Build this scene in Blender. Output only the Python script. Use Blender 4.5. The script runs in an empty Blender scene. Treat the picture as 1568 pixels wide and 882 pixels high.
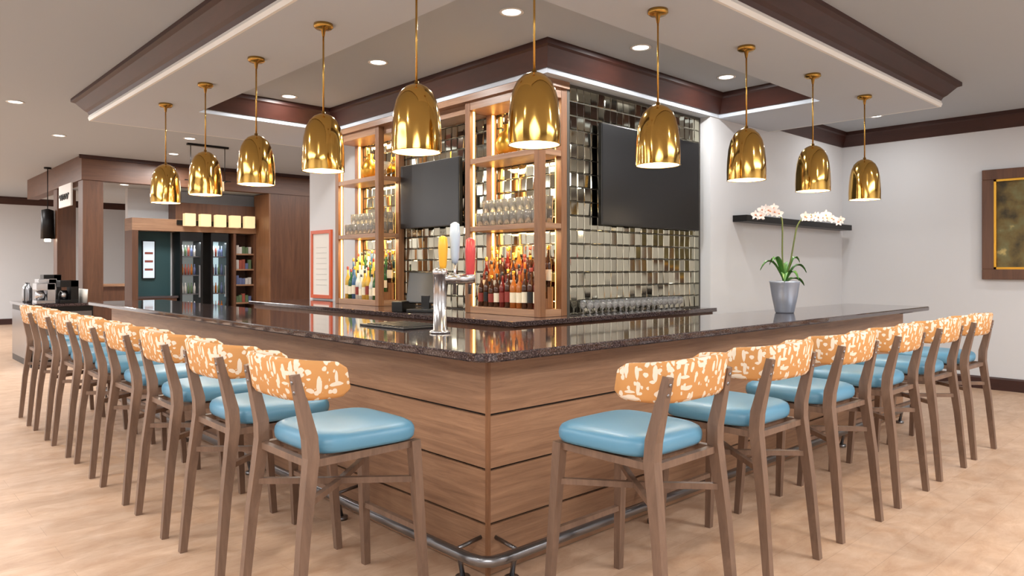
import bpy, bmesh, math, random
from mathutils import Vector, Matrix
random.seed(7)
S=bpy.context.scene
try:
    S.view_settings.view_transform='Standard'
    S.view_settings.exposure=0.1
except Exception: pass

def lin(c):
    c=c/255.0
    return c/12.92 if c<=0.04045 else ((c+0.055)/1.055)**2.4
def rgb(r,g,b): return (lin(r),lin(g),lin(b),1)

# ---------------- materials ----------------
def base(name,col=(0.8,0.8,0.8,1),rough=0.5,metal=0.0,trans=0.0,emis=None,estr=0,coat=0):
    m=bpy.data.materials.new(name); m.use_nodes=True
    b=m.node_tree.nodes['Principled BSDF']
    b.inputs['Base Color'].default_value=col
    b.inputs['Roughness'].default_value=rough
    b.inputs['Metallic'].default_value=metal
    b.inputs['Transmission Weight'].default_value=trans
    b.inputs['Coat Weight'].default_value=coat
    if emis:
        b.inputs['Emission Color'].default_value=emis
        b.inputs['Emission Strength'].default_value=estr
    return m
def N(m,t): return m.node_tree.nodes.new(t)
def L(m,a,b): m.node_tree.links.new(a,b)
def ramp(m,stops,interp='LINEAR'):
    r=N(m,'ShaderNodeValToRGB'); cr=r.color_ramp; cr.interpolation=interp
    while len(cr.elements)<len(stops): cr.elements.new(0.5)
    for e,(p,c) in zip(cr.elements,stops): e.position=p; e.color=c
    return r
def coords(m,scale=(1,1,1),rot=(0,0,0)):
    tc=N(m,'ShaderNodeTexCoord'); mp=N(m,'ShaderNodeMapping')
    mp.inputs['Scale'].default_value=scale; mp.inputs['Rotation'].default_value=rot
    L(m,tc.outputs['Object'],mp.inputs['Vector']); return mp.outputs['Vector']
def wood(name,c1,c2,scale,rough=0.4,coat=0.0):
    m=base(name,c1,rough,coat=coat); b=m.node_tree.nodes['Principled BSDF']
    v=coords(m,scale)
    n=N(m,'ShaderNodeTexNoise'); n.inputs['Scale'].default_value=1; n.inputs['Detail'].default_value=8; n.inputs['Roughness'].default_value=0.72; n.inputs['Distortion'].default_value=0.7
    L(m,v,n.inputs['Vector'])
    r=ramp(m,[(0.28,c1),(0.72,c2)]); L(m,n.outputs['Fac'],r.inputs['Fac']); L(m,r.outputs['Color'],b.inputs['Base Color'])
    return m
WC1,WC2=rgb(120,86,64),rgb(170,132,102)
M={}
M['wood_x']=wood('walnut_grain_x',WC1,WC2,(1.5,1.5,30))
M['wood_z']=wood('walnut_grain_z',rgb(104,68,44),rgb(148,104,70),(22,22,1.5))
M['wood_dark']=wood('walnut_dark',rgb(74,46,32),rgb(108,72,50),(14,14,1.2))
M['beamwood']=wood('beam_wood',rgb(80,50,34),rgb(112,76,54),(1.2,1.2,14))
M['stoolwood']=wood('stool_wood',rgb(92,71,58),rgb(130,103,85),(18,18,2.5),0.45)
M['mahog']=wood('mahogany_trim',rgb(44,20,15),rgb(64,32,24),(2,2,10),0.45)
M['groove']=base('groove_black',rgb(18,12,10),0.7)
M['grout']=base('tile_grout',rgb(70,66,58),0.6)
M['wall']=base('wall_paint',rgb(204,205,207),0.85)
M['ceil']=base('ceiling_paint',rgb(176,184,192),0.9)
M['soffit']=base('soffit_paint',rgb(194,202,212),0.85)
M['white']=base('white_enamel',rgb(235,235,232),0.5)
M['black']=base('black_plastic',rgb(10,10,11),0.35)
M['tv']=base('tv_screen',rgb(13,13,15),0.3)
M['steel']=base('brushed_steel',rgb(190,190,192),0.22,1)
M['dsteel']=base('dark_steel',rgb(135,135,138),0.28,1)
M['blackmetal']=base('black_metal',rgb(22,20,20),0.4,0.5)
# granite
m=base('granite',rgb(40,32,32),0.07,coat=0.4); b=m.node_tree.nodes['Principled BSDF']
v=coords(m)
n=N(m,'ShaderNodeTexNoise'); n.inputs['Scale'].default_value=115; n.inputs['Detail'].default_value=4; n.inputs['Roughness'].default_value=0.7; L(m,v,n.inputs['Vector'])
r=ramp(m,[(0.36,rgb(30,23,24)),(0.50,rgb(58,47,48)),(0.60,rgb(96,83,82)),(0.70,rgb(150,138,136))]); L(m,n.outputs['Fac'],r.inputs['Fac']); L(m,r.outputs['Color'],b.inputs['Base Color'])
M['granite']=m
# floor
m=base('floor_plank_tile',rgb(205,172,140),0.45); b=m.node_tree.nodes['Principled BSDF']
v=coords(m)
br=N(m,'ShaderNodeTexBrick'); L(m,v,br.inputs['Vector'])
br.inputs['Scale'].default_value=1; br.inputs['Brick Width'].default_value=1.2; br.inputs['Row Height'].default_value=0.2
br.inputs['Mortar Size'].default_value=0.0015; br.inputs['Color1'].default_value=rgb(205,178,155); br.inputs['Color2'].default_value=rgb(198,170,146); br.inputs['Mortar'].default_value=rgb(182,156,134)
br.offset=0.37
v2=coords(m,(2,4,1))
n=N(m,'ShaderNodeTexNoise'); n.inputs['Scale'].default_value=2.2; n.inputs['Detail'].default_value=9; n.inputs['Roughness'].default_value=0.7; n.inputs['Distortion'].default_value=0.5; L(m,v2,n.inputs['Vector'])
r=ramp(m,[(0.3,rgb(222,206,192)),(0.7,rgb(255,253,250))]); L(m,n.outputs['Fac'],r.inputs['Fac'])
mx=N(m,'ShaderNodeMix'); mx.data_type='RGBA'; mx.blend_type='MULTIPLY'; mx.inputs[0].default_value=1
L(m,br.outputs['Color'],mx.inputs[6]); L(m,r.outputs['Color'],mx.inputs[7]); L(m,mx.outputs[2],b.inputs['Base Color'])
M['floor']=m
# brass
m=base('polished_brass',rgb(208,166,88),0.11,1); b=m.node_tree.nodes['Principled BSDF']
v=coords(m); n=N(m,'ShaderNodeTexNoise'); n.inputs['Scale'].default_value=6.5; n.inputs['Detail'].default_value=0; L(m,v,n.inputs['Vector'])
bp=N(m,'ShaderNodeBump'); bp.inputs['Strength'].default_value=0.35; bp.inputs['Distance'].default_value=0.03; L(m,n.outputs['Fac'],bp.inputs['Height']); L(m,bp.outputs['Normal'],b.inputs['Normal'])
M['brass']=m
M['brass_plain']=base('brass_rod',rgb(184,144,74),0.22,1)
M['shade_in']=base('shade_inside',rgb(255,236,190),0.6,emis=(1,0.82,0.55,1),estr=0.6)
M['bulb']=base('bulb_glow',rgb(255,240,210),0.5,emis=(1,0.87,0.65,1),estr=14)
M['led']=base('led_amber',rgb(255,190,90),0.5,emis=(1,0.56,0.15,1),estr=6)
M['lampwhite']=base('lamp_glow',rgb(255,250,240),0.5,emis=(1,0.96,0.9,1),estr=7)
M['sconce']=base('sconce_glow',rgb(190,160,110),0.6,emis=(1,0.74,0.42,1),estr=0.75)
# vinyl
m=base('blue_vinyl',rgb(90,143,172),0.38); b=m.node_tree.nodes['Principled BSDF']
v=coords(m); n=N(m,'ShaderNodeTexNoise'); n.inputs['Scale'].default_value=220; L(m,v,n.inputs['Vector'])
bp=N(m,'ShaderNodeBump'); bp.inputs['Strength'].default_value=0.15; bp.inputs['Distance'].default_value=0.002; L(m,n.outputs['Fac'],bp.inputs['Height']); L(m,bp.outputs['Normal'],b.inputs['Normal'])
M['vinyl']=m
# patterned fabric: tan with cream brush flecks
m=base('tan_fleck_fabric',rgb(206,146,78),0.75); b=m.node_tree.nodes['Principled BSDF']
facs=[]
for i,(rot,sc) in enumerate([((0.6,0.3,0.9),(30,9,30)),((-0.7,1.0,0.2),(28,28,9)),((0.2,-0.8,-0.6),(9,29,28))]):
    v=coords(m,sc,rot)
    nz=N(m,'ShaderNodeTexNoise'); nz.inputs['Scale'].default_value=1.3; nz.inputs['Detail'].default_value=2; L(m,v,nz.inputs['Vector'])
    va=N(m,'ShaderNodeVectorMath'); va.operation='MULTIPLY_ADD'; L(m,nz.outputs['Color'],va.inputs[0]); va.inputs[1].default_value=(0.45,0.45,0.45); L(m,v,va.inputs[2])
    vo=N(m,'ShaderNodeTexVoronoi'); vo.inputs['Scale'].default_value=1; L(m,va.outputs[0],vo.inputs['Vector'])
    lt=N(m,'ShaderNodeMath'); lt.operation='LESS_THAN'; lt.inputs[1].default_value=0.31; L(m,vo.outputs['Distance'],lt.inputs[0]); facs.append(lt.outputs[0])
a1=N(m,'ShaderNodeMath'); a1.operation='MAXIMUM'; L(m,facs[0],a1.inputs[0]); L(m,facs[1],a1.inputs[1])
a2=N(m,'ShaderNodeMath'); a2.operation='MAXIMUM'; L(m,a1.outputs[0],a2.inputs[0]); L(m,facs[2],a2.inputs[1])
mx=N(m,'ShaderNodeMix'); mx.data_type='RGBA'; L(m,a2.outputs[0],mx.inputs[0]); mx.inputs[6].default_value=rgb(198,143,84); mx.inputs[7].default_value=rgb(226,214,196)
L(m,mx.outputs[2],b.inputs['Base Color']); M['fabric']=m
M['mirror']=base('antique_mirror_tile',rgb(178,174,156),0.07,1)
M['glass']=base('clear_glass',rgb(245,245,245),0.03,trans=0.9)
cols=dict(b_green=(40,92,52),b_amber=(180,104,40),b_clear=(215,220,215),b_red=(110,28,24),b_brown=(70,38,22),b_yellow=(220,180,80),b_blue=(70,110,150))
for k,c in cols.items(): M[k]=base('bottle_'+k[2:],rgb(*c),0.08,trans=0.2)
M['label']=base('bottle_label',rgb(225,215,190),0.6)
M['label2']=base('bottle_label_dark',rgb(130,44,34),0.6)
M['gold']=base('gold_cap',rgb(200,150,60),0.3,1)
M['vase']=base('silver_blue_vase',rgb(165,175,192),0.3,0.5)
M['leaf']=base('orchid_leaf',rgb(70,120,50),0.4)
M['stem']=base('orchid_stem',rgb(92,104,50),0.5)
M['petal']=base('orchid_petal',rgb(240,232,230),0.5)
M['petalc']=base('orchid_lip',rgb(206,130,90),0.5)
M['soil']=base('moss',rgb(66,60,40),0.9)
M['orange']=base('orange_frame',rgb(196,84,44),0.4)
M['paper']=base('paper',rgb(222,218,210),0.7)
M['teal']=base('teal_wall',rgb(38,72,76),0.6)
M['screen']=base('lit_screen',rgb(190,205,215),0.3,emis=(0.7,0.8,0.9,1),estr=0.5)
M['cooler_in']=base('cooler_inside',rgb(150,175,178),0.5,emis=(0.65,0.85,0.9,1),estr=0.7)
M['cooler_in2']=base('cooler_inside_dim',rgb(90,90,88),0.5,emis=(0.8,0.85,0.8,1),estr=0.18)
M['hy']=base('handle_yellow',rgb(226,170,50),0.35)
M['hw']=base('handle_white_blue',rgb(170,190,214),0.3)
M['hr']=base('handle_red',rgb(186,60,64),0.35)
M['green']=base('snack_green',rgb(84,104,74),0.5); M['redp']=base('snack_red',rgb(140,70,56),0.5); M['bluep']=base('snack_blue',rgb(88,98,134),0.5); M['greyp']=base('snack_grey',rgb(190,186,180),0.5)
# painting
m=base('painting_canvas',rgb(60,56,30),0.6); b=m.node_tree.nodes['Principled BSDF']
v=coords(m); n=N(m,'ShaderNodeTexNoise'); n.inputs['Scale'].default_value=5; n.inputs['Detail'].default_value=8; L(m,v,n.inputs['Vector'])
r=ramp(m,[(0.35,rgb(52,44,24)),(0.5,rgb(104,88,46)),(0.62,rgb(110,106,70)),(0.72,rgb(200,176,110))]); L(m,n.outputs['Fac'],r.inputs['Fac']); L(m,r.outputs['Color'],b.inputs['Base Color']); M['paint']=m

# ---------------- mesh builder ----------------
class MB:
    def __init__(s): s.v=[];s.f=[];s.m=[];s.s=[];s.mats=[]
    def mi(s,k):
        if k not in s.mats: s.mats.append(k)
        return s.mats.index(k)
    def add(s,vs,fs,mat,smooth=False,mtx=None):
        o=len(s.v); i=s.mi(mat)
        for p in vs:
            p=Vector(p); s.v.append(tuple(mtx@p) if mtx else tuple(p))
        for f in fs: s.f.append([o+a for a in f]); s.m.append(i); s.s.append(smooth)
    def box(s,x0,x1,y0,y1,z0,z1,mat,bev=0,mtx=None):
        if bev<=0:
            vs=[(x,y,z) for x in(x0,x1) for y in(y0,y1) for z in(z0,z1)]
            fs=[(0,1,3,2),(4,6,7,5),(0,4,5,1),(2,3,7,6),(0,2,6,4),(1,5,7,3)]
            s.add(vs,fs,mat,False,mtx); return
        bm=bmesh.new(); bmesh.ops.create_cube(bm,size=1)
        for v in bm.verts: v.co=Vector(((x0+x1)/2+v.co.x*(x1-x0),(y0+y1)/2+v.co.y*(y1-y0),(z0+z1)/2+v.co.z*(z1-z0)))
        bmesh.ops.bevel(bm,geom=bm.edges[:],offset=bev,segments=2,affect='EDGES',profile=0.6)
        bm.verts.ensure_lookup_table()
        s.add([v.co[:] for v in bm.verts],[[v.index for v in f.verts] for f in bm.faces],mat,False,mtx); bm.free()
    def lathe(s,prof,c,mat,seg=24,smooth=True,mtx=None):
        vs=[];fs=[]; n=len(prof)
        for r,z in prof:
            for j in range(seg):
                a=2*math.pi*j/seg; vs.append((c[0]+r*math.cos(a),c[1]+r*math.sin(a),c[2]+z))
        for i in range(n-1):
            for j in range(seg):
                k=(j+1)%seg; fs.append((i*seg+j,i*seg+k,(i+1)*seg+k,(i+1)*seg+j))
        s.add(vs,fs,mat,smooth,mtx)
    def tube(s,pts,rad,mat,seg=8,square=False,smooth=True,up=(0,0,1)):
        pts=[Vector(p) for p in pts]; n=len(pts)
        rads=rad if isinstance(rad,(list,tuple)) else [rad]*n
        vs=[];fs=[]
        if square: seg=4; smooth=False
        for i,p in enumerate(pts):
            t=(pts[min(i+1,n-1)]-pts[max(i-1,0)]).normalized()
            u=Vector((0,1,0)) if abs(t.z)>0.8 else Vector(up)
            a=t.cross(u).normalized(); b_=t.cross(a).normalized()
            for j in range(seg):
                an=2*math.pi*j/seg+(math.pi/4 if square else 0)
                rr=rads[i]*(1.414 if square else 1)
                vs.append(p+a*math.cos(an)*rr+b_*math.sin(an)*rr)
        for i in range(n-1):
            for j in range(seg):
                k=(j+1)%seg; fs.append((i*seg+j,i*seg+k,(i+1)*seg+k,(i+1)*seg+j))
        fs.append(tuple(range(seg))[::-1]); fs.append(tuple((n-1)*seg+j for j in range(seg)))
        s.add(vs,fs,mat,smooth)
    def prism(s,poly,z0,z1,mat):
        n=len(poly); vs=[(x,y,z0) for x,y in poly]+[(x,y,z1) for x,y in poly]
        fs=[tuple(range(n))[::-1],tuple(range(n,2*n))]+[(i,(i+1)%n,n+(i+1)%n,n+i) for i in range(n)]
        s.add(vs,fs,mat)
    def sweep(s,path,prof,mat,closed=False,smooth=False):
        P=[Vector((p[0],p[1])) for p in path]; n=len(P); vs=[];fs=[]; k=len(prof)
        def nr(a,b):
            d=(b-a).normalized(); return Vector((d.y,-d.x))
        for i in range(n):
            if closed: n1=nr(P[i-1],P[i]); n2=nr(P[i],P[(i+1)%n])
            else:
                n1=nr(P[i-1],P[i]) if i>0 else nr(P[0],P[1]); n2=nr(P[i],P[i+1]) if i<n-1 else n1
            o=(n1+n2)/(1+n1.dot(n2))
            for (f,z) in prof: vs.append((P[i].x+o.x*f,P[i].y+o.y*f,z))
        rng=n if closed else n-1
        for i in range(rng):
            a=i*k; b2=((i+1)%n)*k
            for j in range(k):
                j2=(j+1)%k; fs.append((a+j,a+j2,b2+j2,b2+j))
        if not closed: fs.append(tuple(range(k))); fs.append(tuple((n-1)*k+j for j in range(k))[::-1])
        s.add(vs,fs,mat,smooth)
    def obj(s,name,loc=(0,0,0),rot=0,fix=True):
        me=bpy.data.meshes.new(name); me.from_pydata(s.v,[],s.f)
        for k in s.mats: me.materials.append(M[k])
        me.polygons.foreach_set('material_index',s.m); me.polygons.foreach_set('use_smooth',s.s); me.update()
        if fix:
            bm=bmesh.new(); bm.from_mesh(me); bmesh.ops.recalc_face_normals(bm,faces=bm.faces[:]); bm.to_mesh(me); bm.free()
        o=bpy.data.objects.new(name,me); o.location=loc; o.rotation_euler=(0,0,rot); S.collection.objects.link(o); return o

def area(name,loc,size,power,col=(1,0.99,0.975),rot=(0,0,0),shape='DISK',sy=None,spread=math.pi):
    l=bpy.data.lights.new(name,'AREA'); l.energy=power; l.size=size; l.shape=shape; l.color=col; l.spread=spread
    if sy: l.shape='RECTANGLE'; l.size_y=sy
    o=bpy.data.objects.new(name,l); o.location=loc; o.rotation_euler=rot; S.collection.objects.link(o); return o

CZ=3.28; SZ=3.04
XR=8.0   # right wall
YW=1.76  # orchid wall plane
YT=1.88  # tiled wall plane
XT=2.58  # tiled wall plane (left face)
XE=4.67  # end of orchid wall
YC=6.6   # end of core
# ---------------- room shell ----------------
b=MB(); b.box(-6,XR+.1,-6.5,20.2,-0.1,0,'floor'); b.obj('floor')
b=MB(); b.box(-6,XR+.1,-6.5,20.2,CZ,CZ+0.1,'ceil'); b.obj('ceiling')
b=MB(); b.box(XR,XR+.15,-6.5,YW,0,CZ,'wall'); b.obj('wall_right')
b=MB(); b.box(XE,XR+.15,YW,YT+.03,0,CZ,'wall'); b.obj('wall_orchid_side')
b=MB(); b.box(XT+.03,XR+.15,YT+.03,YC,0,CZ,'wall'); b.obj('wall_bar_core')
b=MB(); b.box(-6.1,XR+.1,20,20.2,0,CZ,'wall'); b.obj('wall_far')
b=MB(); b.box(-6.15,-6,-6.5,20.2,0,CZ,'wall'); b.obj('wall_left')
b=MB(); b.box(-6.1,XR+.15,-6.65,-6.5,0,CZ,'wall'); b.obj('wall_back')
b=MB(); b.box(XR,XR+.15,YC,20,0,CZ,'wall'); b.obj('wall_market_end')
b=MB()
for q in [(-.02,.67,-.02,6.47),(.67,5.93,-.02,.67),(.67,2.2,5.23,6.47),(4.83,5.93,.67,YW),(2.2,XT+.03,1.75,6.47),(XT+.03,XE,1.75,YT+.03),(XE,4.83,1.75,YW)]:
    b.box(q[0],q[1],q[2],q[3],SZ,CZ,'soffit')
b.obj('ceiling_soffit')
pc=[(0,3.10),(.02,3.10),(.035,3.13),(.06,3.15),(.13,3.23),(.165,3.245),(.165,CZ),(0,CZ)]
SP=[(XT,6.47),(-.02,6.47),(-.02,-.02),(5.93,-.02),(5.93,YW)]
b=MB(); b.sweep(SP,pc,'mahog')
b.sweep(SP,[(0,SZ-.001),(.02,SZ-.001),(.03,3.07),(.02,3.099),(0,3.099)],'white')
b.obj('trim_soffit_crown')
pi=[(0,3.08),(.015,3.08),(.03,3.11),(.09,3.22),(.11,3.235),(.11,CZ),(0,CZ)]
b=MB(); b.sweep([(.67,.67),(.67,5.23),(2.2,5.23),(2.2,1.75),(4.83,1.75),(4.83,.67)],pi,'mahog',closed=True); b.obj('trim_tray_crown')
b=MB(); b.sweep([(5.93,YW),(XR,YW),(XR,-6.5),(-6,-6.5),(-6,20),(XR,20)],[(0,3.09),(.015,3.09),(.03,3.12),(.08,3.22),(.1,3.235),(.1,CZ),(0,CZ)],'mahog'); b.obj('trim_wall_crown')
b=MB(); b.sweep([(XE,YW),(XR,YW),(XR,-6.5),(-6,-6.5),(-6,20),(XR,20)],[(0,0),(.02,0),(.02,.13),(.012,.15),(0,.15)],'mahog'); b.obj('baseboard_room')

# ---------------- bar ----------------
b=MB()
b.prism([(.22,.22),(5.6,.22),(5.6,.72),(.72,.72),(.72,6.55),(.22,6.55)],0,1.03,'groove')
zs=[(0.004,.232),(.244,.488),(.50,.745),(.757,1.03)]
for z0,z1 in zs:
    b.box(.2,.222,.215,6.57,z0,z1,'wood_x'); b.box(.215,5.62,.2,.222,z0,z1,'wood_x')
    b.box(5.6,5.62,.22,.72,z0,z1,'wood_x'); b.box(.22,.72,6.55,6.57,z0,z1,'wood_x')
b.box(.196,.214,.196,.214,0,1.03,'wood_z')
def rc(cx,cy,r,a0,a1,n=8): return [(cx+r*math.cos(math.radians(a0+(a1-a0)*i/n)),cy+r*math.sin(math.radians(a0+(a1-a0)*i/n))) for i in range(n+1)]
poly=rc(.10,.10,.10,180,270)+rc(5.72,.05,.05,270,360,5)+[(5.77,.8),(.8,.8),(.8,6.75)]+rc(.05,6.70,.05,90,180,5)
def inset(poly,d):
    n=len(poly); out=[]
    for i in range(n):
        p0=Vector(poly[i-1]);p=Vector(poly[i]);p1=Vector(poly[(i+1)%n])
        d1=(p-p0).normalized(); d2=(p1-p).normalized()
        n1=Vector((-d1.y,d1.x)); n2=Vector((-d2.y,d2.x)); o=(n1+n2)/(1+n1.dot(n2)); q=p+o*d; out.append((q.x,q.y))
    return out
lay=[(.006,1.03),(0,1.037),(0,1.063),(.007,1.07)]
vs=[];n=len(poly)
for d,z in lay:
    vs+=[(x,y,z) for x,y in inset(poly,d)]
fs=[tuple(range(n))[::-1],tuple(3*n+i for i in range(n))]
for k in range(3):
    fs+=[(k*n+i,k*n+(i+1)%n,(k+1)*n+(i+1)%n,(k+1)*n+i) for i in range(n)]
b.add(vs,fs,'granite')
bar=b.obj('bar_counter')

# foot rail (part of the bar)
b=MB()
b.tube([(.03,6.4,.15),(.03,.14,.15),(.045,.07,.15),(.08,.035,.15),(.15,.025,.15),(5.5,.025,.15)],.025,'dsteel',12)
for t in [.25,1.35,2.6,3.9,5.2,6.3]:
    b.tube([(.03,t,.15),(.07,t,.11),(.09,t,.02)],.012,'dsteel'); b.lathe([(0,0.02),(.035,.02),(.035,0),(0,0)],(.09,t,0),'dsteel',12); b.tube([(.03,t,.15),(.2,t,.17)],.01,'dsteel')
for t in [.25,1.35,2.6,3.9,5.2]:
    b.tube([(t,.025,.15),(t,.07,.11),(t,.09,.02)],.012,'dsteel'); b.lathe([(0,0.02),(.035,.02),(.035,0),(0,0)],(t,.09,0),'dsteel',12); b.tube([(t,.025,.15),(t,.2,.17)],.01,'dsteel')
fr=b.obj('foot_rail'); fr.parent=bar

# ---------------- bar stool ----------------
b=MB()
def sup(a,h,n):
    c,s_=math.cos(a),math.sin(a)
    return (h*math.copysign(abs(c)**(2/n),c),h*math.copysign(abs(s_)**(2/n),s_))
seg=40; vs=[];fs=[]
lays=[(.90,.70),(.97,.702),(1.0,.715),(1.01,.735),(1.0,.752),(.97,.766),(.9,.776),(.75,.783),(.4,.788),(.02,.789)]
for sc,z in lays:
    for j in range(seg):
        x,y=sup(2*math.pi*j/seg,.25*sc,4.6); y*=(1+.05*(x/.25)); vs.append((x,y,z))
for i in range(len(lays)-1):
    for j in range(seg): k=(j+1)%seg; fs.append((i*seg+j,i*seg+k,(i+1)*seg+k,(i+1)*seg+j))
fs.append(tuple(range(seg))[::-1]); fs.append(tuple((len(lays)-1)*seg+j for j in range(seg)))
b.add(vs,fs,'vinyl',True)
b.box(-.2,.2,-.2,.2,.665,.702,'stoolwood',.005)
for sy in(-1,1):
    b.tube([(-.345,.248*sy,0),(-.31,.236*sy,.40),(-.272,.224*sy,.70),(-.276,.220*sy,.78),(-.335,.212*sy,1.03)],[.017,.021,.025,.025,.016],'stoolwood',square=True)
    b.tube([(.262,.242*sy,0),(.222,.212*sy,.69)],[.016,.023],'stoolwood',square=True)
    b.tube([(-.275,.212*sy,.675),(.215,.205*sy,.675)],.015,'stoolwood',square=True)
    b.tube([(-.30,.232*sy,.52),(-.02,0,.515+.002*sy),(.23,-.217*sy,.52)],.0125,'stoolwood',square=True)
b.tube([(-.27,-.21,.675),(-.27,.21,.675)],.014,'stoolwood',square=True)
b.tube([(.245,-.225,.30),(.245,.225,.30)],.012,'stoolwood',square=True)
NP=40; vs=[];fs=[]
path=[]
for i in range(NP+1):
    a=math.radians(-88+176*i/NP)
    x,y=sup(a,1,3.8); path.append(Vector((-.075-.255*x,.262*y)))
K=8
for i,p in enumerate(path):
    t=(path[min(i+1,NP)]-path[max(i-1,0)]).normalized(); nn=Vector((-t.y,t.x))
    f=abs(i/NP-.5)*2; e=max(0,(f-.92)/.08)
    h=.084-.014*f**2-.026*e**2.5; zc=1.008-.006*(f**2); th=.017-.007*e**2
    for (u,w) in [(-1,-.8),(-.5,-1),(.5,-1),(1,-.8),(1,.8),(.5,1),(-.5,1),(-1,.8)]:
        z=zc+w*h; q=p+nn*u*th
        vs.append((q.x+(z-.93)*-.18,q.y,z))
for i in range(NP):
    for j in range(K): k=(j+1)%K; fs.append((i*K+j,i*K+k,(i+1)*K+k,(i+1)*K+j))
fs.append(tuple(range(K))); fs.append(tuple(NP*K+j for j in range(K)))
b.add(vs,fs,'fabric',True)
for sy in(-1,1):
    for z in(.96,1.0):
        b.lathe([(0,.004),(.007,.003),(.008,0)],(0,0,0),'dsteel',10,mtx=Matrix.Translation((-.337-(z-.96)*.25,.214*sy,z))@Matrix.Rotation(-math.pi/2,4,'Y'))
st=b.obj('bar_stool',(-.40,.475,0),0)
def inst(o,loc,rot=0):
    c=bpy.data.objects.new(o.name.split('.')[0],o.data); c.location=loc; c.rotation_euler=(0,0,rot); S.collection.objects.link(c); return c
for k in range(1,8): inst(st,(-.40,.475+.75*k,0),random.uniform(-.03,.03))
for k in range(6): inst(st,(.48+.8*k,-.42,0),math.pi/2+(random.uniform(-.03,.03) if k else 0))

# ---------------- pendants ----------------
b=MB()
outer=[(.0,.372),(.03,.370),(.06,.355),(.09,.325),(.112,.28),(.126,.22),(.134,.14),(.137,.06),(.136,0)]
b.lathe(outer,(0,0,0),'brass',40)
b.lathe([(.136,0),(.138,-.004),(.131,-.004),(.131,.0)],(0,0,0),'brass_plain',40)
b.lathe([(.131,0),(.131,.06),(.128,.14),(.12,.22),(.105,.28),(.08,.32),(.0,.35)],(0,0,0),'shade_in',32)
b.lathe([(0,.39),(.012,.388),(.014,.37),(.03,.368)],(0,0,0),'brass_plain',16)
b.tube([(0,0,.37),(0,0,SZ-2.08-.02)],.006,'brass_plain',8)
b.lathe([(0,SZ-2.08),(.062,SZ-2.08),(.064,SZ-2.1),(.05,SZ-2.112),(.015,SZ-2.118),(.008,SZ-2.16),(0,SZ-2.16)],(0,0,0),'brass_plain',28)
b.lathe([(0,.06),(.03,.07),(.042,.10),(.035,.14),(.018,.18),(.018,.24),(0,.24)],(0,0,0),'bulb',16)
pd=None
PP=[(.3,.91+1.04*k) for k in range(5)]+[(.606+1.08*k,.3) for k in range(5)]
for i,(x,y) in enumerate(PP):
    if pd is None: pd=b.obj('pendant_lamp',(x,y,2.08),0)
    else: inst(pd,(x,y,2.08),random.uniform(0,6))
    l=bpy.data.lights.new('pendant_bulb_light','POINT'); l.energy=7; l.color=(1,.84,.62); l.shadow_soft_size=.04
    o=bpy.data.objects.new('pendant_bulb_light',l); o.location=(x,y,2.10); S.collection.objects.link(o)

# ---------------- recessed downlights ----------------
b=MB(); b.lathe([(.085,0),(.09,-.006),(.07,-.008),(.065,-.002)],(0,0,0),'white',28); b.lathe([(.066,-.003),(0,-.003)],(0,0,0),'lampwhite',28)
dl=None
DL=[(1.5,1.43,CZ),(1.49,3.16,CZ),(1.49,4.9,CZ),(2.87-.02,1.3,CZ),(4.2,1.3,CZ),(-.6,7.2,CZ),(7.1,1.0,CZ),(-1.2,9.5,CZ),(1.6,8.2,CZ),(1.9,9.8,CZ),(.2,9.2,CZ),(7,-2,CZ),(4.5,-2,CZ),(2,-2.4,CZ),(-2.4,0,CZ),(-2.2,3,CZ),(-2.4,5.8,CZ),(-.5,13,CZ),(-1,16,CZ)]
for (x,y,z) in DL:
    if dl is None: dl=b.obj('recessed_downlight',(x,y,z))
    else: inst(dl,(x,y,z))
    area('downlight_lamp',(x,y,z-.012),.12,11 if (x>7 and y>0) else 24)
for (x,y) in [(1.6,11.4),(2.2,12.8),(3.1,11.35),(3.4,13.2)]: inst(dl,(x,y,2.9))
# broad fill lights added out of view to brighten the room
area('unseen_fill_light',(-3.2,-4,3.2),3,260,sy=3)
area('unseen_fill_light',(3.2,-4.6,3.2),4,290,sy=2)
area('unseen_fill_light',(-4.4,2.5,3.2),2,210,sy=4)
area('unseen_fill_light',(-4.2,10,3.2),2,260,sy=5)
area('unseen_fill_light',(-3.2,16.8,3.2),3,460,sy=3)
area('unseen_fill_light',(5,9.4,3.2),2,60,sy=1.5)

# ---------------- back bar ----------------
BZ=1.03
b=MB(); b.box(1.8,XT,1.73,YC-.1,0,BZ-.04,'wood_dark'); b.box(1.75,XT,1.68,YC-.05,BZ-.04,BZ,'granite',.004)
for i in range(7): b.box(1.79,1.80,1.8+i*.66,2.42+i*.66,.1,.9,'wood_z')
b.obj('back_counter')
b=MB(); b.box(XT+.002,XE-.002,1.73,YT-.002,0,BZ-.04,'wood_dark'); b.box(XT+.002,XE-.002,1.68,YT-.002,BZ-.04,BZ,'granite',.004); b.obj('back_counter')
def tiles(b,origin,u,nrm,W,H,tw,th):
    o=Vector(origin);u=Vector(u);n=Vector(nrm);w=Vector((0,0,1))
    nx=int(W/tw); nz=int(H/th)
    for i in range(nx):
        for j in range(nz):
            c=o+u*(i+.5)*tw+w*(j+.5)*th
            a,bb=random.gauss(0,.018),random.gauss(0,.018)
            hw,hh=tw/2-.0035,th/2-.0035; vs=[]
            for (k,d) in((1,0.002),(.86,.009)):
                for sx,sz in((-1,-1),(1,-1),(1,1),(-1,1)):
                    kx=hw-(1-k)*tw*.5; kz=hh-(1-k)*tw*.5
                    vs.append(c+u*sx*kx+w*sz*kz+n*(d+(a*sx*kx*2+bb*sz*kz*2 if d>.005 else 0)))
            b.add(vs,[(0,1,5,4),(1,2,6,5),(2,3,7,6),(3,0,4,7),(4,5,6,7)],'mirror')
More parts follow.
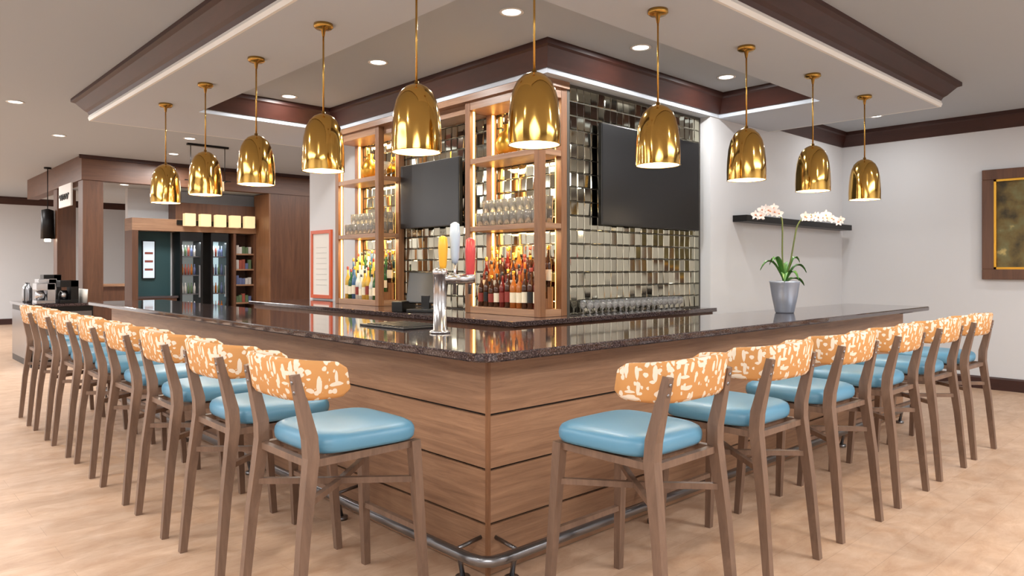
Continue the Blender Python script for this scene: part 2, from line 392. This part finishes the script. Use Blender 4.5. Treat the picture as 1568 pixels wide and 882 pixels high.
b=MB(); b.box(XT,XT+.029,YT,5.26,BZ,SZ,'grout'); tiles(b,(XT,YT,BZ+.005),(0,1,0),(-1,0,0),5.26-YT,2.0,.1,.124); b.obj('wall_mirror_tile_left')
b=MB(); b.box(XT+.03,XE-.001,YT,YT+.029,BZ,SZ,'grout'); tiles(b,(XT+.03,YT,BZ+.005),(1,0,0),(0,-1,0),XE-XT-.03,2.0,.092,.124); b.obj('wall_mirror_tile_right')
# shelving towers
def tower(name,ya,yb):
    b=MB(); x0,x1=2.235,XT-.012; p=.07
    for y in(ya,yb-p):
        b.box(x0,x0+p,y,y+p,BZ+.001,SZ-.001,'wood_z',.004)
        b.box(x1-p,x1,y,y+p,BZ+.001,SZ-.001,'wood_z',.004)
    for z,h in((BZ+.001,.06),(1.78,.045),(2.40,.05),(2.90,.139)):
        b.box(x0+.004,x1-.004,ya+.004,yb-.004,z,z+h,'wood_x',.003)
    for z,hh in((BZ+.063,.68),(1.827,.57),(2.452,.44)):
        for y in(ya+p+.002,yb-p-.012):
            b.box(x1-.062,x1-.04,y,y+.010,z,z+hh,'led'); b.box(x0+.035,x0+.05,y,y+.010,z,z+hh,'led')
    o=b.obj(name)
    for z in(1.775,2.395,2.895):
        area('shelf_led_light',(x0+.19,(ya+yb)/2,z-.008),.12,13,(1,.74,.40),sy=(yb-ya)-.25)
    return o
TW=[(YT-.01,2.85),(4.32,5.25)]
for a,c in TW: tower('bottle_display_shelf',a,c)
b=MB(); b.box(2.205,XT-.01,YT-.04,5.28,SZ-.06,SZ-.001,'wood_x'); b.box(2.3,XT-.01,2.86,4.31,2.90,SZ-.06,'wood_x'); b.obj('trim_back_bar_header')

def bottle(b,x,y,z,h,r,mat,lab,cap='gold'):
    b.lathe([(0,0),(r,0),(r,h*.55),(r*.85,h*.62),(r*.38,h*.74),(r*.33,h*.93),(0,h*.93)],(x,y,z),mat,10)
    b.lathe([(r*1.02,h*.15),(r*1.02,h*.42)],(x,y,z),lab,10)
    b.lathe([(r*.42,h*.9),(r*.42,h),(0,h)],(x,y,z),cap,8)
Z0=BZ+.0615
def bottles(name,ya,yb,pal):
    b=MB()
    for row,(x,dz) in enumerate([(2.315,0),(2.385,.09),(2.455,.19)]):
        if dz: b.box(x-.034,x+.034,ya+.09,yb-.09,Z0,Z0+dz-.001,'wood_z')
        y=ya+.115
        while y<yb-.10:
            h=random.uniform(.28,.38); bottle(b,x,y,Z0+dz,h,random.uniform(.029,.034),random.choice(pal),random.choice(['label','label','label','label2','black']),random.choice(['gold','black','label2'])); y+=random.uniform(.07,.076)
    return b.obj(name)
bottles('liquor_bottles',*TW[0],['b_amber','b_red','b_brown','b_amber','b_brown','b_brown','b_clear','b_red'])
bottles('liquor_bottles',*TW[1],['b_green','b_clear','b_yellow','b_clear','b_green','b_brown','b_blue'])
def glasses(ya,yb):
    b=MB()
    for x in(2.31,2.39,2.47):
        y=ya+.12
        while y<yb-.11:
            for dz in ([0] if x<2.35 else [0,.123]):
                b.lathe([(0,0),(.034,0),(.04,.12),(.037,.12),(.031,.01),(0,.01)],(x,y,1.826+dz),'glass',12)
            y+=.092
    b.obj('drinking_glasses')
for a,c in TW: glasses(a,c)
for (y0,cl) in((2.45,'gold'),(4.75,'gold')):
    b=MB()
    b.lathe([(0,0),(.07,0),(.1,.05),(.11,.12),(.08,.2),(.03,.24),(.04,.29),(.035,.29),(0,.24)],(2.4,y0,2.451),cl,20); b.obj('decorative_urn')
    b=MB(); b.lathe([(0,0),(.05,0),(.012,.03),(.012,.08),(.07,.12),(.095,.17),(.09,.17),(.06,.125),(0,.1)],(2.4,y0-.25,2.451),'b_clear',20); b.obj('glass_compote')
b=MB()
for i in range(17):
    for y in(1.74,1.82):
        b.lathe([(0,0),(.028,.0),(.004,.008),(.004,.05),(.026,.07),(.03,.1),(.024,.13),(.022,.13),(.028,.1),(.022,.075),(0,.06)],(2.72+i*.085,y,BZ+.001),'glass',12)
b.obj('wine_glasses')

def tvY(name,x0,x1,y,z0,z1):
    b=MB(); b.box(x0,x1,y-.05,y-.008,z0,z1,'black',.006); b.box(x0+.012,x1-.012,y-.052,y-.045,z0+.02,z1-.012,'tv'); b.box((x0+x1)/2-.2,(x0+x1)/2+.2,y-.008,y+.02,(z0+z1)/2-.15,(z0+z1)/2+.15,'black'); b.obj(name)
tvY('wall_television',2.94,4.52,YT-.035,1.83,2.74)
def tvX(name,x,y0,y1,z0,z1):
    b=MB(); b.box(x-.05,x-.008,y0,y1,z0,z1,'black',.006); b.box(x-.052,x-.045,y0+.012,y1-.012,z0+.02,z1-.012,'tv'); b.box(x-.008,x+.06,(y0+y1)/2-.2,(y0+y1)/2+.2,(z0+z1)/2-.15,(z0+z1)/2+.15,'black'); b.obj(name)
tvX('wall_television',2.50,3.2,4.22,1.87,2.55)

# POS terminal
b=MB(); mt=Matrix.Translation((2.02,3.18,BZ+.001))@Matrix.Rotation(math.radians(30),4,'Z')
b.box(-.12,.12,-.14,.14,0,.03,'black',.006,mt); b.box(.0,.05,-.04,.04,.03,.15,'black',0,mt)
b.box(-.018,.018,-.2,.2,.08,.38,'black',.006,mt@Matrix.Rotation(math.radians(14),4,'Y')); b.box(-.021,-.017,-.185,.185,.095,.365,'tv',0,mt@Matrix.Rotation(math.radians(14),4,'Y'))
b.box(-.14,.16,.17,.28,0,.1,'black',.008,mt)
b.obj('pos_terminal')
# beer tap tower
b=MB(); cx,cy,cz=.50,.96,1.0701
b.lathe([(0,0),(.06,0),(.06,.012),(.038,.02),(.038,.33),(.043,.335),(.043,.36),(.03,.37),(0,.375)],(cx,cy,cz),'steel',28)
dirv=Vector((.73,-.45,0)).normalized()
def P(t,z,o=0): q=Vector((cx,cy,cz))+dirv*t; return (q.x+o*.55,q.y+o*.8,q.z+z)
b.tube([P(-.03,.31),P(.2,.31)],.026,'steel',16)
for t,k,h,w,dz in((.02,'hy',.2,.022,.02),(.09,'hw',.24,.024,.06),(.18,'hr',.27,.024,-.06)):
    b.tube([P(t,.30),P(t,.30,.07),P(t,.22,.09)],.011,'steel',10)
    b.tube([P(t,.26,.05),P(t,.36+dz,.05)],.008,'steel',8)
    b.tube([P(t,.34+dz,.05),P(t,.37+dz,.05),P(t,.34+dz+h*.7,.05),P(t,.34+dz+h*.95,.05),P(t,.34+dz+h,.05)],[w*.6,w,w*1.3,w*1.1,w*.3],k,10)
b.obj('beer_tap_tower')
b=MB(); b.box(.45,.78,1.25,1.75,1.0701,1.082,'blackmetal',.004)
for i in range(8): b.box(.47,.76,1.28+i*.055,1.305+i*.055,1.082,1.088,'black')
b.obj('bar_drip_mat')

# ---------------- floating shelf and orchid ----------------
b=MB(); b.box(5.12,7.9,YW-.17,YW-.001,1.95,2.02,'blackmetal',.004); b.obj('floating_wall_shelf')
b=MB(); c=(0,0,0)
b.lathe([(0,0),(.075,0),(.082,.01),(.112,.16),(.128,.27),(.134,.285),(.128,.29),(.12,.28),(.115,.26),(0,.255)],c,'vase',36)
b.lathe([(0,.262),(.116,.258)],c,'soil',20)
def leaf(ang,Ln,up,dr,wd):
    d=Vector((math.cos(ang),math.sin(ang),0)); s_=Vector((-d.y,d.x,0)); vs=[];fs=[];n=10
    for i in range(n+1):
        t=i/n; p=Vector(c)+Vector((0,0,.26))+d*(Ln*t)+Vector((0,0,up*math.sin(t*2.2)-dr*t*t)); w=wd*math.sin(math.pi*min(1,t*.9+.1))**.7 if t<1 else .001
        vs+=[p-s_*w+Vector((0,0,.012)),p-Vector((0,0,.004)),p+s_*w+Vector((0,0,.012))]
    for i in range(n): fs+=[(i*3,i*3+1,i*3+4,i*3+3),(i*3+1,i*3+2,i*3+5,i*3+4)]
    b.add(vs,fs,'leaf',True)
for a,Ln,up,dr,w in((-.7,.2,.2,.06,.032),(2.4,.22,.24,.07,.032),(.5,.18,.22,.05,.03),(3.6,.2,.14,.1,.032),(-1.8,.15,.15,.09,.03),(1.5,.15,.24,.02,.028),(-.4,.22,.08,.08,.032),(2.9,.16,.24,.0,.03),(5.6,.14,.24,.0,.03)): leaf(a,Ln,up,dr,w)
rv=Vector((.73,-.683,0))
def flower(p,sz):
    p=Vector(p); fd=Vector((random.uniform(-.9,-.4),random.uniform(-.9,-.4),random.uniform(-.2,.3))).normalized()
    q=fd.to_track_quat('Z','Y').to_matrix().to_4x4(); mt=Matrix.Translation(p)@q
    for i,(ln,w) in enumerate([(1,.42),(1,.7),(1,.42),(1,.42),(1,.7)]):
        a=math.pi/2+i*2*math.pi/5; d=Vector((math.cos(a),math.sin(a),0)); s_=Vector((-d.y,d.x,0)); vs=[(0,0,0)]
        for k in range(1,7):
            t=k/6; ww=w*sz*.6*math.sin(math.pi*(t*.85+.1)); 
            vs+=[tuple(d*sz*t-s_*ww+Vector((0,0,sz*.15*t))),tuple(d*sz*t+s_*ww+Vector((0,0,sz*.15*t)))]
        fs=[(0,1,2)]+[(2*k-1,2*k+1,2*k+2,2*k) for k in range(1,6)]
        b.add(vs,fs,'petal',True,mt)
    b.lathe([(0,sz*.35),(sz*.16,sz*.2),(sz*.1,0)],(0,0,0),'petalc',8,mtx=mt)
for (offs,zt) in(([0,-.02,-.02,-.03,-.08,-.18,-.26],[.26,.5,.75,.86,.92,.92,.88]),([0,.05,.09,.12,.2,.34,.48],[.26,.45,.68,.80,.88,.88,.83])):
    pts=[Vector(c)+rv*o+Vector((0,0,z)) for o,z in zip(offs,zt)]
    fine=[]
    for i in range(len(pts)-1):
        p0=pts[max(i-1,0)];p1=pts[i];p2=pts[i+1];p3=pts[min(i+2,len(pts)-1)]
        for k in range(5):
            t=k/5; fine.append(.5*((2*p1)+(-p0+p2)*t+(2*p0-5*p1+4*p2-p3)*t*t+(-p0+3*p1-3*p2+p3)*t**3))
    fine.append(pts[-1]); b.tube(fine,.007,'stem',6)
    for p in fine[19:]:
        flower(p+Vector((random.uniform(-.03,.03),random.uniform(-.03,.0),random.uniform(-.025,.025))),random.uniform(.036,.05))
o=b.obj('potted_orchid',(3.74,.49,1.0701)); o.scale=(.93,.93,.92)

# ---------------- framed painting on right wall ----------------
b=MB(); y0,y1,z0,z1=-1.35,.10,1.31,2.61; w=.12
xa=XR-.06; xb=XR-.001
b.box(xa,xb,y0,y1,z0,z0+w,'wood_dark',.006); b.box(xa,xb,y0,y1,z1-w,z1,'wood_dark',.006); b.box(xa,xb,y0,y0+w,z0+w,z1-w,'wood_dark',.006); b.box(xa,xb,y1-w,y1,z0+w,z1-w,'wood_dark',.006)
g=.025
xa+=.01; xb-=.001
b.box(xa,xb,y0+w,y1-w,z0+w,z0+w+g,'gold'); b.box(xa,xb,y0+w,y1-w,z1-w-g,z1-w,'gold'); b.box(xa,xb,y0+w,y0+w+g,z0+w,z1-w,'gold'); b.box(xa,xb,y1-w-g,y1-w,z0+w,z1-w,'gold')
b.box(xa+.025,xb-.001,y0+w+g,y1-w-g,z0+w+g,z1-w-g,'paint'); b.obj('framed_painting')
# certificate
b=MB(); y0,y1,z0,z1=5.98,6.52,1.05,1.94; w=.045; xa,xb=XT,XT+.029
b.box(xa,xb,y0,y1,z0,z0+w,'orange'); b.box(xa,xb,y0,y1,z1-w,z1,'orange'); b.box(xa,xb,y0,y0+w,z0+w,z1-w,'orange'); b.box(xa,xb,y1-w,y1,z0+w,z1-w,'orange'); b.box(xa+.015,xb-.001,y0+w,y1-w,z0+w,z1-w,'paper')
for i in range(8): b.box(xa+.013,xa+.0155,y0+.13,y1-.13,z0+.17+i*.07,z0+.178+i*.07,'greyp')
b.obj('framed_certificate')

# ---------------- market area ----------------
b=MB(); b.box(.84,7.8,10.9,11.1,2.88,CZ,'beamwood'); b.box(.84,1.04,11.1,15.5,2.88,CZ,'beamwood'); b.box(.80,7.8,10.86,10.9,CZ-.06,CZ,'mahog'); b.obj('trim_market_beam')
b=MB(); b.box(1.04,7.8,11.1,15.5,2.9,3.0,'ceil'); b.obj('ceiling_market')
b=MB(); b.box(.86,1.16,10.92,11.22,0,2.88,'wood_dark',.006); b.obj('wood_column')
b=MB(); b.box(.86,1.16,12.8,13.1,0,2.88,'wood_dark',.006); b.obj('wood_column')
b=MB(); b.box(4.03,5.6,10.92,11.6,0,2.88,'wood_dark',.004); b.box(4.0,4.03,10.92,11.6,0,2.88,'wood_z'); b.obj('wood_wall_panel')
b=MB(); b.box(1.8,5.6,11.95,12.1,0,2.9,'wall'); b.obj('wall_market')
b=MB(); b.box(1.75,4.0,11.5,11.949,2.12,2.34,'wood_x'); b.box(1.75,1.85,11.5,11.949,0,2.12,'wood_dark'); b.box(2.5,4.0,11.55,11.949,2.34,2.66,'wood_dark'); b.obj('trim_market_header')
b=MB(); b.box(1.85,2.52,11.9,11.949,.9,2.12,'teal'); b.box(1.85,2.52,11.55,11.9,0,.9,'wood_dark'); b.box(1.83,2.54,11.53,11.949,.9,.94,'granite'); b.obj('market_niche_cabinet')
b=MB(); b.box(2.02,2.24,11.86,11.899,1.25,1.95,'black'); b.box(2.035,2.225,11.855,11.86,1.265,1.935,'screen')
for z in(1.4,1.55,1.7): b.box(2.06,2.2,11.853,11.856,z,z+.04,'redp')
b.obj('menu_screen')
def cooler(x0,x1,inner,name):
    b=MB(); b.box(x0,x0+.04,11.5,11.94,0,2.11,'black'); b.box(x1-.04,x1,11.5,11.94,0,2.11,'black'); b.box(x0+.04,x1-.04,11.5,11.94,1.95,2.11,'black'); b.box(x0+.04,x1-.04,11.5,11.94,0,.3,'black'); b.box(x0+.04,x1-.04,11.9,11.94,.3,1.95,inner)
    for z in(.6,.95,1.3,1.65):
        b.box(x0+.04,x1-.04,11.56,11.9,z,z+.02,'dsteel')
        x=x0+.08
        while x<x1-.07:
            b.lathe([(0,0),(.022,0),(.022,.12),(.009,.16),(.009,.2),(0,.2)],(x,11.62,z+.021),random.choice(['b_clear','greyp','green','redp','bluep','b_amber','greyp']),8); x+=.055
    b.box(x1-.08,x1-.06,11.46,11.49,.9,1.5,'steel'); b.box(x1-.08,x1-.06,11.49,11.5,.9,.92,'steel'); b.box(x1-.08,x1-.06,11.49,11.5,1.48,1.5,'steel')
    o=b.obj(name); area('cooler_lamp',((x0+x1)/2,11.6,1.93),x1-x0-.12,4,(.9,.97,1),sy=.08)
cooler(2.56,2.97,'cooler_in2','beverage_cooler'); cooler(3.12,3.45,'cooler_in','beverage_cooler')
b=MB(); b.box(3.55,3.6,11.5,11.94,0,2.11,'wood_dark'); b.box(3.95,3.999,11.5,11.94,0,2.11,'wood_dark'); b.box(3.6,3.95,11.9,11.94,0,2.11,'wood_dark')
for z in(.4,.75,1.1,1.4,1.7):
    b.box(3.6,3.95,11.5,11.9,z,z+.03,'wood_x'); x=3.64
    while x<3.94: b.box(x-.028,x+.028,11.54,11.6,z+.03,z+random.uniform(.14,.22),random.choice(['green','redp','bluep','greyp','greyp'])); x+=.062
b.obj('snack_shelf')
b=MB()
for i in range(5):
    x=2.68+i*.28; b.box(x-.095,x+.095,11.30,11.44,2.22,2.45,'sconce',.01); b.box(x-.02,x+.02,11.44,11.47,2.26,2.32,'blackmetal')
b.box(2.5,3.98,11.47,11.499,2.24,2.33,'blackmetal'); b.obj('vanity_wall_light')
area('market_fill_lamp',(2.2,10.3,3.2),.4,34); area('market_fill_lamp',(3,14,2.88),.5,80)
b=MB(); b.box(.81,.838,11.5,12.4,2.5,2.88,'white')
b.tube([(.80,12.3-.022*i,2.67+.05*math.sin(i*1.1)) for i in range(32)],.008,'black',6); b.obj('market_sign')
# hanging black fixture
b=MB(); x,y=2.0,8.6
b.box(x-.3,x+.3,y-.03,y+.03,CZ-.03,CZ-.001,'blackmetal')
for dx in(-.25,.25): b.tube([(x+dx,y,CZ-.03),(x+dx,y,2.75)],.006,'blackmetal',6)
for dx in(-.25,.25): b.tube([(x+dx,y-.1,2.75),(x+dx,y+.1,2.75)],.008,'blackmetal',6)
for dy in(-.1,.1): b.tube([(x-.3,y+dy,2.75),(x+.3,y+dy,2.75)],.008,'blackmetal',6)
for dx in(-.2,0,.2): b.lathe([(.035,0),(.04,-.14),(.0,-.14)],(x+dx,y,2.75),'sconce',12)
b.obj('linear_chandelier')
# coffee station
b=MB(); b.box(.0,.8,10.0,11.5,0,.88,'blackmetal'); b.box(-.03,.83,9.97,11.53,.88,.92,'granite'); b.box(.02,.78,9.99,10.0,.1,.8,'dsteel'); b.box(-.01,0,10.05,11.45,.1,.8,'dsteel'); b.obj('coffee_station_counter')
def brewer(x,y,k,h):
    b=MB(); b.box(x-.12,x+.12,y-.14,y+.14,.921,.97,k,.006); b.box(x+.02,x+.12,y-.14,y+.14,.97,.92+h,k); b.box(x-.12,x+.12,y-.14,y+.14,.92+h-.1,.92+h,k,.006)
    b.lathe([(0,0),(.06,0),(.07,.08),(.045,.14),(0,.14)],(x-.05,y,.971),'steel',16); b.obj('coffee_brewer')
brewer(.2,10.2,'steel',.30); brewer(.5,10.2,'blackmetal',.34); brewer(.3,10.65,'steel',.36); brewer(.45,11.1,'blackmetal',.42)
b=MB()
for i in range(5): b.lathe([(0,0),(.035,0),(.045,.2),(0,.2)],(.72,10.15+i*.12,.921),'paper',12)
b.obj('paper_cup_stacks')
b=MB()
for i in range(3): b.lathe([(0,0),(.04,0),(.045,.03),(.045,.2),(.03,.24),(.012,.26),(.012,.3),(0,.3)],(.1,10.75+i*.14,.921),['dsteel','black','steel'][i],16)
b.obj('coffee_carafes')
b=MB(); b.tube([(0,0,0),(0,0,-.75)],.008,'blackmetal',6); b.lathe([(0,0),(.06,0),(.06,-.03),(0,-.03)],(0,0,0),'blackmetal',16)
b.lathe([(.0,-.75),(.1,-.78),(.11,-1.3),(.0,-1.3)],(0,0,0),'blackmetal',8); b.lathe([(.05,-1.305),(.05,-1.35),(0,-1.35)],(0,0,0),'bulb',10)
pl=b.obj('lantern_pendant',(.75,13.0,CZ))
b=MB(); b.box(1.5,4.5,15.0,15.6,0,1.05,'wood_dark'); b.box(1.45,4.55,14.95,15.65,1.05,1.1,'wood_x'); b.obj('reception_desk')

# ---------------- world + camera ----------------
w=bpy.data.worlds.new('World'); S.world=w; w.use_nodes=True; w.node_tree.nodes['Background'].inputs[0].default_value=(.8,.85,.9,1); w.node_tree.nodes['Background'].inputs[1].default_value=.3
cam=bpy.data.cameras.new('camera'); co=bpy.data.objects.new('camera',cam); S.collection.objects.link(co)
co.location=(-2.014,-2.332,1.44); co.rotation_euler=(math.pi/2,0,-math.atan2(.683,.730))
cam.sensor_width=36; cam.lens=25.26; cam.shift_y=-.0191; cam.clip_start=.05
S.camera=co
